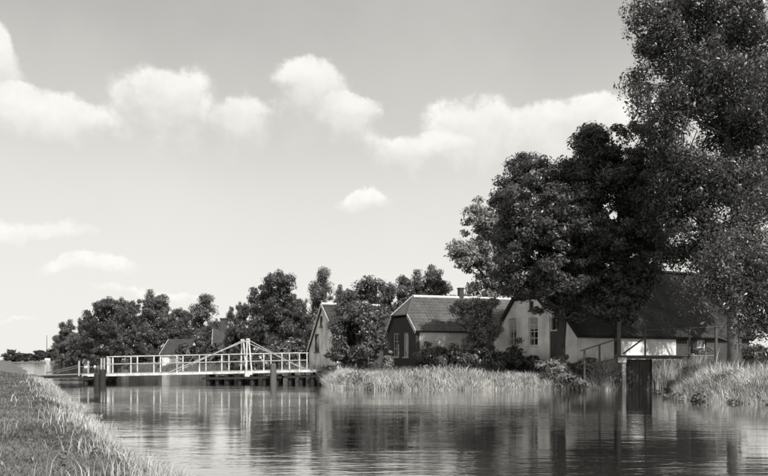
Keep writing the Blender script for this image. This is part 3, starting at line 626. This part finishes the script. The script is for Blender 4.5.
mb = MB(); wall_panel(mb, [(.28, ze - .06), (ULEN, ze - .06)], -.4, [], .28, lambda u, z, s: (u, Lg - s, z)); mb.build('wall', M_plaster, H1)
mb = MB(); wall_panel(mb, [(.28, ze), (Lg / 2, zr - .2), (Lg - .28, ze)], -.4, [], .28, lambda t, z, s: (ULEN - s, t, z)); mb.build('wall', M_plaster, H1)
mb = MB(); mb.box(-.02, .0, 0, D1[0] - .02, -.4, .3); mb.box(-.02, 0, D1[1] + .02, Lg, -.4, .3); mb.box(0.0, SD[0] - .03, -.022, -.002, -.4, .3); mb.box(SD[1] + .03, ULEN, -.026, -.006, -.4, .3); mb.build('plinth', M_plinth, H1)
mb = MB(); mb.box(.6, .62, .35, Lg - .35, -.3, 3.2); mb.build('dark_room_sheet', M_dark, H1)  # near-black sheet stands in for the unlit room behind the windows
window(H1, gable_map, *W1, 2, 4, M_frame, .45); window(H1, gable_map, *W2, 2, 4, M_frame, .42); window(H1, gable_map, *HT, 1, 2, M_frameD)
dz = D1[3] - .75
window(H1, gable_map, D1[0], D1[1], dz, D1[3], 2, 1, M_frame, 0, sill=False, name='transom_window')
dr = MB(); dr.box(.08, .13, D1[0] + .002, D1[1] - .002, D1[2], dz - .005); door = dr.build('door', M_frameD, H1)
dr = MB()
for k in range(2):
    y0 = D1[0] + .08 + k * (D1[1] - D1[0] - .1) / 2; dr.box(.068, .079, y0, y0 + (D1[1] - D1[0]) / 2 - .12, D1[2] + .2, dz - .2)
dr.build('door_panel', M_frameD, door); dr = MB(); dr.tube([(.03, D1[0] + .1, 1.1), (.08, D1[0] + .1, 1.1)], [.025, .025], 8); dr.build('handle', M_iron, door)
dr = MB(); dr.box(SD[0] + .002, SD[1] - .002, .1, .15, SD[2], SD[3] - .002); sd_o = dr.build('door', M_tar, H1)
for zz in (.4, 1.35):
    dr = MB(); dr.bar((SD[0] + .1, .085, zz), (SD[1] - .1, .085, zz), .1, .025, (0, 1, 0)); dr.build('ledge', M_tar, sd_o)
window(H1, side_map, *SW, 2, 2, M_frame)
ov = .30; TH = .24; ue = -.12
mb = MB(); lift = .26
slope(mb, [(ue, -ov, ze - ov * sl_ + lift), (ULEN + .2, -ov, ze - ov * sl_ + lift), (ULEN + .2, Lg / 2, zr + lift), (hip, Lg / 2, zr + lift), (ue, tA, zh + lift)], TH)
roof = mb.build('roof', M_thatch, H1, bevel=.03)
mb = MB(); slope(mb, [(ue, Lg + ov, ze - ov * sl_ + lift), (ULEN + .2, Lg + ov, ze - ov * sl_ + lift), (ULEN + .2, Lg / 2, zr + lift), (hip, Lg / 2, zr + lift), (ue, tB, zh + lift)], TH); mb.build('roof', M_thatch, H1, bevel=.03)
mb = MB(); slope(mb, [(ue - .1, tA - .02, zh + lift - .1), (ue - .1, tB + .02, zh + lift - .1), (hip, Lg / 2, zr + lift + .01)], TH); mb.build('half_hip', M_thatch, H1, bevel=.03)
ridge_caps(roof, (hip - .05, Lg / 2, zr + lift - .02), (ULEN + .2, Lg / 2, zr + lift - .02), .17, .42, M_tileD)
mb = MB(); mb.box(8.0, 8.6, Lg / 2 - .3, Lg / 2 + .3, zr - .4, zr + 1.0); mb.box(7.94, 8.66, Lg / 2 - .36, Lg / 2 + .36, zr + 1.0, zr + 1.12); mb.build('chimney', M_brick, roof)
for (p, q) in (((-.05, -.04, ze + .0), (-.05, tA, zh + .03)), ((-.05, Lg + .04, ze + .0), (-.05, tB, zh + .03))):
    mb = MB(); mb.bar(p, q, .03, .12, (0, 0, 1)); mb.build('bargeboard', M_frameD, H1)

# ---- tiled house with the dark gable
def tiled_house(px, Y, a, name, label, Lg, zeR, zeL, tA, tB, zh, tr, zr, hip, ULEN, mgable, mside, mroof, wins, chim, vergeL=True, sidewins=(), mridge=None, bright_verge=None):
    H, gab, side = house_frame(px, Y, a, name, label); mridge = mridge or M_ridge
    holes = [hole([gab(*w[0]), gab(*w[1])]) for w in wins]
    if tA is None: tops = [(0, zeR), (tr, zr), (Lg, zeL)]
    else: tops = [(0, zeR), (tA, zh), (tB, zh), (Lg, zeL)]
    mb = MB(); wall_panel(mb, tops, -.4, holes, .22, gable_map); wl = mb.build('wall', mgable, H)
    mb = MB(); wall_panel(mb, [(.22, zeR - .05), (ULEN, zeR - .05)], -.4, [], .22, side_map); mb.build('wall', mside, H)
    mb = MB(); wall_panel(mb, [(.22, zeL - .05), (ULEN, zeL - .05)], -.4, [], .22, lambda u, z, s: (u, Lg - s, z)); mb.build('wall', mside, H)
    mb = MB(); wall_panel(mb, [(.22, zeR), (tr, zr - .1), (Lg - .22, zeL)], -.4, [], .22, lambda t, z, s: (ULEN - s, t, z)); mb.build('wall', mside, H)
    mb = MB(); mb.box(.7, .72, .3, Lg - .3, -.3, min(zeR, zeL) + .2); mb.build('dark_room_sheet', M_dark, H)  # dark sheet in place of the unlit room
    for hq, w in zip(holes, wins): window(H, gable_map, *hq, w[2], w[3], w[4], w[5], setback=.05)
    sR = (zr - zeR) / tr; sL = (zr - zeL) / (Lg - tr); ov = .22; ue = -.10; lift = .16; TH = .10
    zA = zeR + sR * (tA or 0); zB = zeL + sL * (Lg - (tB or 0)); h = hip or ue
    mb = MB(); pR = [(ue, -ov, zeR - ov * sR + lift), (ULEN, -ov, zeR - ov * sR + lift), (ULEN, tr, zr + lift), (h, tr, zr + lift)]
    if tA is not None: pR.append((ue, tA, zA + lift))
    slope(mb, pR, TH); roof = mb.build('roof', mroof, H)
    mb = MB(); pL = [(ue, Lg + ov, zeL - ov * sL + lift), (ULEN, Lg + ov, zeL - ov * sL + lift), (ULEN, tr, zr + lift), (h, tr, zr + lift)]
    if tA is not None: pL.append((ue, tB, zB + lift))
    slope(mb, pL, TH); roofL = mb.build('roof', mroof, H)
    # pantiles
    lenR = math.hypot(tr + ov, sR * (tr + ov)); cR = (tr + ov) / lenR; nR = Vector((0, -sR, 1)).normalized(); nL = Vector((0, sL, 1)).normalized()
    lenL = math.hypot(Lg - tr + ov, sL * (Lg - tr + ov)); cL = (Lg - tr + ov) / lenL
    def lo(dt, full): return (h + (ue - h) * min(1, dt / max(full, 1e-3))) if tA is not None else ue
    fR = lambda u, v, l: tuple(Vector((max(u, lo(v * cR, tr - (tA or 0))), tr - v * cR, zr + lift - v * cR * sR)) + nR * l)
    fL = lambda u, v, l: tuple(Vector((max(u, lo(v * cL, (tB or 0) - tr)), tr + v * cL, zr + lift - v * cL * sL)) + nL * l)
    for f_, l_, rf in ((fR, lenR, roof), (fL, lenL, roofL)):
        mb = MB(); tiles(mb, f_, ue - .02, ULEN, l_ + .03); link('pantile_courses', mb.mesh('pantile_courses', False, False), mroof, rf)['kind'] = 'stuff'
    ridge_caps(roof, (h, tr, zr + lift + .0), (ULEN, tr, zr + lift + .0), .15, .36, mridge)
    if tA is not None:
        mb = MB(); slope(mb, [(ue - .05, tA - .03, zA + lift + .01), (ue - .05, tB + .03, zB + lift + .01), (h, tr, zr + lift + .015)], TH); hp = mb.build('half_hip', mroof, H)
        ridge_caps(hp, (ue, tB, zB + lift + .01), (h, tr, zr + lift + .02), .09, .3, mridge)
        ridge_caps(hp, (ue, tA, zA + lift + .01), (h, tr, zr + lift + .02), .07, .3, mroof)
    bvm = bright_verge or M_white
    e1 = (ue - .03, -ov, zeR - ov * sR + lift - .05); e2 = (ue - .03, tA if tA is not None else tr, (zA if tA is not None else zr) + lift - .05)
    mb = MB(); mb.bar(e1, e2, .035, .2); mb.build('bargeboard', bvm, H)
    e1 = (ue - .03, Lg + ov, zeL - ov * sL + lift - .05); e2 = (ue - .03, tB if tA is not None else tr, (zB if tA is not None else zr) + lift - .05)
    mb = MB(); mb.bar(e1, e2, .033, .17); mb.build('bargeboard', bvm, H)
    if chim:
        u = chim; mb = MB(); mb.box(u - .14, u + .14, tr - .15, tr + .15, zr - .4, zr + .70); mb.box(u - .17, u + .17, tr - .18, tr + .18, zr + .70, zr + .78); mb.build('chimney', M_brick, roof)
    return H
z0h = .93
tiled_house(416, 45, R(20), 'tiled_house', 'tiled house with dark tarred half-hipped gable and white ridge tiles', 5.4, 3.03 - z0h, 2.18 - z0h, 1.06, 3.67, 3.9 - z0h, 2.58, 5.12 - z0h - .1, .86, 7.6,
            M_tar, M_plaster2, M_tile, [((393, 357), (399, 333), 2, 3, M_frame, .0), ((403.3, 357), (408.3, 332.5), 2, 3, M_frame, .0)], 4.0)
tiled_house(337, 52, R(24), 'gabled_house', 'small pale house with steep white-edged gable beside the white bridge', 5.6, 2.75 - z0h, 2.1 - z0h, None, None, None, 2.75, 5.05 - z0h, None, 4.2,
            M_plaster2, M_brick, M_tileD, [((314.6, 352), (319.2, 334), 1, 2, M_frameD, 0), ((319.6, 327), (322.6, 316), 1, 1, M_frameD, 0)], None)
# far cottages beyond the bridge
def far_cottage(px, Y, a, name, label, Lg, ze, zr, ULEN, mw, win, chim):
    X = (px - CX) / FPX * Y; o = empty(name, (X, Y, G(X, Y) - .05), a, label, 'house')
    mb = MB(); wall_panel(mb, [(0, ze), (Lg / 2, zr), (Lg, ze)], -.3, [(win[0], win[1], .7, 1.9)] if win else [], .25, gable_map); mb.build('wall', mw, o)
    mb = MB(); wall_panel(mb, [(.25, ze - .05), (ULEN, ze - .05)], -.3, [(1.0, 1.9, .7, 1.8), (ULEN - 2.2, ULEN - 1.3, .7, 1.8)], .25, side_map); mb.build('wall', M_plaster, o)
    mb = MB(); wall_panel(mb, [(.25, ze - .05), (ULEN, ze - .05)], -.3, [], .25, lambda u, z, s: (u, Lg - s, z)); mb.build('wall', mw, o)
    mb = MB(); wall_panel(mb, [(.25, ze), (Lg / 2, zr - .1), (Lg - .25, ze)], -.3, [], .25, lambda t, z, s: (ULEN - s, t, z)); mb.build('wall', mw, o)
    for u0, u1 in ((1.0, 1.9), (ULEN - 2.2, ULEN - 1.3)): window(o, side_map, u0, u1, .7, 1.8, 2, 2, M_frame)
    if win: window(o, gable_map, win[0], win[1], .7, 1.9, 2, 2, M_frame)
    mb = MB(); mb.box(.7, .72, .4, Lg - .4, -.2, ze); mb.box(.4, ULEN - .4, .7, .72, -.2, ze); mb.build('dark_room_sheet', M_dark, o)  # near-black sheets, the dark of the rooms put into their colour
    s = (zr - ze) / (Lg / 2)
    for sg in (0, 1):
        t0 = -.3 if sg == 0 else Lg + .3
        mb = MB(); slope(mb, [(-.2, t0, ze - .3 * s + .15), (ULEN + .2, t0, ze - .3 * s + .15), (ULEN + .2, Lg / 2, zr + .15), (-.2, Lg / 2, zr + .15)], .14); rf = mb.build('roof', M_tileD, o)
        mb = MB(); mb.bar((-.23, t0, ze - .3 * s + .08), (-.23, Lg / 2, zr + .08), .04, .2); mb.build('bargeboard', M_white, o)
    if chim:
        mb = MB(); mb.box(chim - .35, chim + .35, Lg / 2 - .35, Lg / 2 + .35, zr - .4, zr + 1.3); mb.box(chim - .42, chim + .42, Lg / 2 - .42, Lg / 2 + .42, zr + 1.3, zr + 1.45); mb.build('chimney', M_brick, rf)
    return o
far_cottage(162, 104, R(-14), 'far_cottage', 'low cottage with white front wall and dark roof beyond the bridge', 4.2, 2.2, 4.0, 3.4, M_plaster2, None, None)
far_cottage(214, 92, R(10), 'far_house', 'dark-roofed house with a stout chimney half hidden in far trees', 4.6, 2.6, 4.3, 6.5, M_brick, (1.6, 2.6), 1.0)
far_cottage(84, 165, R(8), 'white_hut', 'tiny white hut at the water beside the left end of the bridge', 2.4, 1.5, 2.2, 2.1 + 2.4, M_plaster, None, None)

# ------------------------------------------------------------------ white swing bridge
YB = 47.7; KB = FPX / YB; XB = lambda px: (px - CX) / KB
def zdeck(x): return .57 + (x - XB(107)) * (.83 - .57) / (XB(320) - XB(107))
BR = empty('swing_bridge', (XB(248), YB + .7, 0), 0, 'long white-railed swing bridge with central tower and stay rods over the canal', 'bridge'); bo = Vector((XB(248), YB + .7, 0))
def part(mb, name, m, parent, off, **k):
    mb.v = [tuple(Vector(v) - off) for v in mb.v]; return mb.build(name, m, parent, **k)
xa, xb = XB(82), XB(324); wb = 1.5
for yy in (YB, YB + wb):
    mb = MB(); mb.bar((xa, yy, zdeck(xa) - .08), (xb, yy, zdeck(xb) - .08), .10, .14); part(mb, 'girder', M_white, BR, bo, bevel=.01)
me = None; npl = int((xb - xa) / .205)
for i in range(npl):
    x = xa + (i + .5) * (xb - xa) / npl
    if me is None: mb = MB(); mb.box(-.095, .095, -.02, wb + .02, 0, .045); me = mb.mesh('deck_plank')
    o = link('deck_plank', me, M_deck, BR); o.location = Vector((x, YB, zdeck(x) - .006 + rng.uniform(0, .004))) - bo
for yy, sts in ((YB, (108, 131, 154, 177, 199.5, 221.8, 263.8, 282, 299.5)), (YB + wb, (113, 137.5, 160.5, 183, 206, 229, 271, 289.5, 307))):
    kk = FPX / yy
    for px in sts:
        x = (px - CX) / kk; z = zdeck(x); t = .062 if px > 110 else .12
        mb = MB(); mb.box(x - t / 2, x + t / 2, yy - .045, yy + .045, z - .12, z + .985); part(mb, 'rail_post', M_white, BR, bo, bevel=.008)
    x0, x1 = (sts[0] - CX) / kk, (sts[-1] - CX) / kk
    mb = MB(); mb.bar((x0 - .09, yy, zdeck(x0) + 1.02), (x1 + .09, yy, zdeck(x1) + 1.02), .07, .045); part(mb, 'handrail', M_white, BR, bo, bevel=.01)
    mb = MB(); mb.bar((x0, yy - .06, zdeck(x0) + .58), (x1, yy - .06, zdeck(x1) + .58), .03, .05); part(mb, 'mid_rail', M_woodL, BR, bo)
# tower: a pair of narrow portals with a head beam, and stay rods
tz = CAMZ + (HZ - 339.5) / KB
for yy, c in ((YB - .08, 248.0), (YB + wb + .08, 242.6)):
    xt = (c - CX) / (FPX / yy)
    for dx0, dx1 in ((-.05, -.10), (.05, .24)):
        mb = MB(); mb.bar((xt + dx1, yy, zdeck(xt) - .2), (xt + dx0, yy, tz), .085, .085, (0, 1, 0)); part(mb, 'tower_leg', M_white, BR, bo, bevel=.01)
    mb = MB(); mb.box(xt - .11, xt + .11, yy - .06, yy + .06, tz - .03, tz + .05); part(mb, 'tower_cap', M_white, BR, bo)
    xl, xr = XB(170), XB(303)
    mb = MB(); mb.bar((xl, yy + .03, zdeck(xl) + .05), (xt - .05, yy + .03, tz - .04), .03, .05); part(mb, 'stay_rod', M_woodL, BR, bo)
    mb = MB(); mb.bar((xr, yy + .03, zdeck(xr) + .05), (xt + .05, yy + .03, tz - .04), .03, .04); part(mb, 'stay_rod', M_woodL, BR, bo)
mb = MB(); mb.bar((XB(248), YB - .02, tz - .12), (xt, YB + wb + .02, tz - .12), .07, .07); part(mb, 'head_beam', M_white, BR, bo)
mb = MB(); x = XB(249); mb.box(x - .22, x + .22, YB - .16, YB - .06, zdeck(x) - .34, zdeck(x) - .02); part(mb, 'pivot_block', M_white, BR, bo)
mb = MB(); x = XB(248); mb.tube([(x, YB + .75, -.6), (x, YB + .75, .5)], [.35, .35], 14); part(mb, 'pivot_post', M_woodD, BR, bo)
# piers of tarred piles
def pile_pier(name, label, pxs, yrows, ztop, beam, y0=YB, zlow=-.8):
    o = empty(name, (XB(sum(pxs) / len(pxs)), y0 + .7, -.8), 0, label, 'pier', 'dark timber piers under the white bridge'); off = o.location.copy()
    for yy in yrows:
        for i, px in enumerate(pxs):
            x = XB(px) + rng.uniform(-.03, .03); r = rng.uniform(.11, .15) + (.05 if pxs[0] < 100 else 0); t = ztop(x) + (rng.uniform(-.02, .0))
            mb = MB(); mb.tube([(x + rng.uniform(-.06, .06), yy, zlow), (x, yy, t)], [r * 1.05, r], 10); part(mb, 'pile', M_woodD, o, off)
        if beam:
            mb = MB(); mb.bar((XB(pxs[0]) - .3, yy - .16, ztop(XB(pxs[0])) - .12), (XB(pxs[-1]) + .3, yy - .16, ztop(XB(pxs[-1])) - .06), .12, .13); part(mb, 'waling', M_woodD, o, off)
    for px in pxs[::2]:
        mb = MB(); x = XB(px); mb.bar((x, yrows[0] - .25, ztop(x) + .04), (x, yrows[-1] + .2, ztop(x) + .04), .16, .12); part(mb, 'cross_beam', M_woodD, o, off)
    return o
pile_pier('timber_pier', 'dark timber pier of thick piles at the left end of the white rails', (86.5, 97, 104), (YB - .15, YB + .8, YB + 1.6), lambda x: zdeck(x) - .18, True)
pile_pier('timber_pier', 'wide dark timber pier of piles under the bridge tower', (208, 217, 227, 240, 252, 265, 277), (YB - .1, YB + .8, YB + 1.6), lambda x: .42, True)
pile_pier('timber_pier', 'dark timber pier at the right bank end of the bridge', (290, 301, 312, 322), (YB - .1, YB + .8, YB + 1.6), lambda x: .50, True)
mb = MB(); x = XB(100.5); mb.tube([(x, YB - .62, -.8), (x, YB - .6, .55), (x, YB - .6, .62)], [.17, .16, .1], 12); o = mb.build('mooring_post', M_woodD); tag(o, 'shorter dark mooring post just left of the thick one at the left pier', 'post')
mb = MB(); x = XB(105.5); mb.tube([(x, YB - .5, -.8), (x, YB - .5, .75), (x, YB - .5, .85)], [.19, .18, .12], 12); o = mb.build('mooring_post', M_woodD); tag(o, 'thick dark mooring post at the left pier of the bridge', 'post')
mb = MB(); x = XB(273.3) * .985; mb.tube([(x, YB - .75, -.8), (x, YB - .75, 1.12), (x, YB - .75, 1.2)], [.2, .175, .12], 12); o = mb.build('mooring_post', M_wood); tag(o, 'thick weathered mooring post right of the bridge tower', 'post')
# approach ramp on the left
RO = empty('approach_ramp', (XB(55), YB + .7, 0), 0, 'low plank ramp from the left bank up to the white bridge', 'ramp'); ro = Vector((XB(55), YB + .7, 0)); me = None
x0, x1 = XB(22), XB(81.5); z0, z1 = .42, zdeck(XB(82))
for i in range(20):
    f = (i + .5) / 20; x = x0 + (x1 - x0) * f; mb = MB()
    if me is None: mb.box(-.085, .085, 0, wb, 0, .05); me = mb.mesh('plank')
    o = link('plank', me, M_deck, RO); o.location = Vector((x, YB, z0 + (z1 - z0) * f - .01)) - ro
for yy in (YB + .05, YB + wb - .05):
    mb = MB(); mb.bar((x0, yy, z0 - .1), (x1, yy, z1 - .1), .1, .16); part(mb, 'beam', M_woodD, RO, ro)
for yy in (YB + .03, YB + wb):
    for px, h in ((79, .85), (101.3, 1.0), (104.2, 1.0)):
        x = XB(px); z = zdeck(x) if px > 82 else z0 + (z1 - z0) * (x - x0) / (x1 - x0)
        mb = MB(); mb.box(x - .04, x + .04, yy - .04, yy + .04, z - .1, z + h * .95); part(mb, 'rail_post', M_woodL, RO, ro)
    mb = MB(); mb.bar((XB(46), yy, .62), (XB(79), yy, z1 + .55), .04, .06); part(mb, 'ramp_rail', M_wood, RO, ro)

# ------------------------------------------------------------------ plank footbridge over the inlet
YF = 37.3; KF = FPX / YF; XF = lambda px: (px - CX) / KF; ZF = lambda py: CAMZ + (HZ - py) / KF
FB = empty('plank_footbridge', (XF(665), YF + .5, 0), 0, 'small plank footbridge with thin rails over the inlet before the farmhouse', 'footbridge'); fo = Vector((XF(665), YF + .5, 0))
x0, x1 = XF(621), XF(714); zt = ZF(355.5)
for yy in (YF + .05, YF + .95):
    mb = MB(); mb.bar((x0, yy, zt - .1), (x1, yy, zt - .1), .1, .13); part(mb, 'beam', M_wood, FB, fo)
me = None
for i in range(22):
    x = x0 + (i + .5) * (x1 - x0) / 22
    if me is None: mb = MB(); mb.box(-.092, .092, -.03, 1.03, -.035, .01); me = mb.mesh('plank')
    o = link('plank', me, M_deck, FB); o.location = Vector((x, YF, zt + rng.uniform(-.003, .004))) - fo
for px, ty, by, t in ((645, 330, 357, .07), (689.3, 328, 357, .08), (716, 327, 359, .11), (739.7, 324, 362, .12)):
    yy = YF - .02; zb = G(XF(px), yy) - .3 if px > 714 else ZF(by)
    mb = MB(); mb.box(XF(px) - t / 2, XF(px) + t / 2, yy - t / 2, yy + t / 2, min(zb, ZF(by)), ZF(ty)); part(mb, 'rail_post', M_wood, FB, fo, bevel=.006)
for (a, b, w_) in (((644, 330.3), (741, 325.6), .04), ((622.5, 354), (644, 338), .07), ((580, 351), (617, 339), .06), ((586, 365), (617, 358.5), .07), ((717, 337), (749, 347.5), .05), ((739, 334), (800, 340), .05)):
    mb = MB(); mb.bar((XF(a[0]), YF - .08, ZF(a[1])), (XF(b[0]), YF - .08, ZF(b[1])), .04, w_); part(mb, 'rail', M_wood, FB, fo)
mb = MB(); mb.box(XF(618.2) - .075, XF(618.2) + .075, YF - .2, YF - .05, ZF(364), ZF(322)); part(mb, 'end_post', M_wood, FB, fo, bevel=.012)
mb = MB(); mb.box(XF(616.5), XF(625), YF - .26, YF - .203, ZF(362.5), ZF(357.5)); part(mb, 'cap_block', M_white, FB, fo)
mb = MB(); mb.box(XF(621.5), XF(624.8), YF - .18, YF - .02, -.7, ZF(358.5)); part(mb, 'support_post', M_white, FB, fo)
for i in range(7):
    xx = XF(626) + i * (XF(651) - XF(626)) / 7
    mb = MB(); mb.box(xx, xx + (XF(651) - XF(626)) / 7 - .012, YF + .14, YF + .19, -.6, zt - .17 - rng.uniform(0, .015)); part(mb, 'plank', M_tar, FB, fo)
mb = MB(); mb.box(XF(650.2), XF(653.5), YF + .2, YF + .34, -.7, zt - .17); part(mb, 'support_post', M_woodD, FB, fo)
for px in (584, 599):
    mb = MB(); x = XF(px); zz = G(x, YF - .08); mb.box(x - .04, x + .04, YF - .13, YF - .05, zz - .3, ZF(351 - (px - 580) * 12 / 37)); part(mb, 'rail_post', M_wood, FB, fo)
mb = MB(); x = XF(790); mb.box(x - .06, x + .06, YF - .1, YF + .0, G(x, YF) - .3, ZF(332)); part(mb, 'rail_post', M_wood, FB, fo)

# ------------------------------------------------------------------ far sailing barge
YS = 290; c = P(47, 362, YS); bb = empty('sailing_barge', (c.x, c.y, 0), R(115), 'distant white barge with a tall bare mast on the far canal', 'boat')
mb = MB(); L_b = 6.5
st = [(-1, .0, 1.5), (-.85, .75, 1.2), (-.4, 1.5, .95), (.2, 1.6, .9), (.7, 1.2, 1.1), (1, .1, 1.6)]
vsb = []
for s, w_, z in st: vsb += [(s * L_b, -w_, z), (s * L_b, -w_ * .6, -.4), (s * L_b, w_ * .6, -.4), (s * L_b, w_, z)]
fs = []
for i in range(5): fs += [(4 * i + k, 4 * i + k + 1, 4 * i + k + 5, 4 * i + k + 4) for k in range(3)] + [(4 * i + 3, 4 * i, 4 * i + 4, 4 * i + 7)]
fs += [(0, 1, 2, 3), (23, 22, 21, 20)]
mb.add(vsb, fs); mb.build('hull', M_white, bb)
mb = MB(); mb.box(-4.5, -1.8, -.9, .9, .8, 2.0); mb.build('cabin', M_white, bb)
mb = MB(); mb.tube([(1, 0, .5), (1, 0, 10.4)], [.13, .07], 7); mb.build('mast', M_woodD, bb)
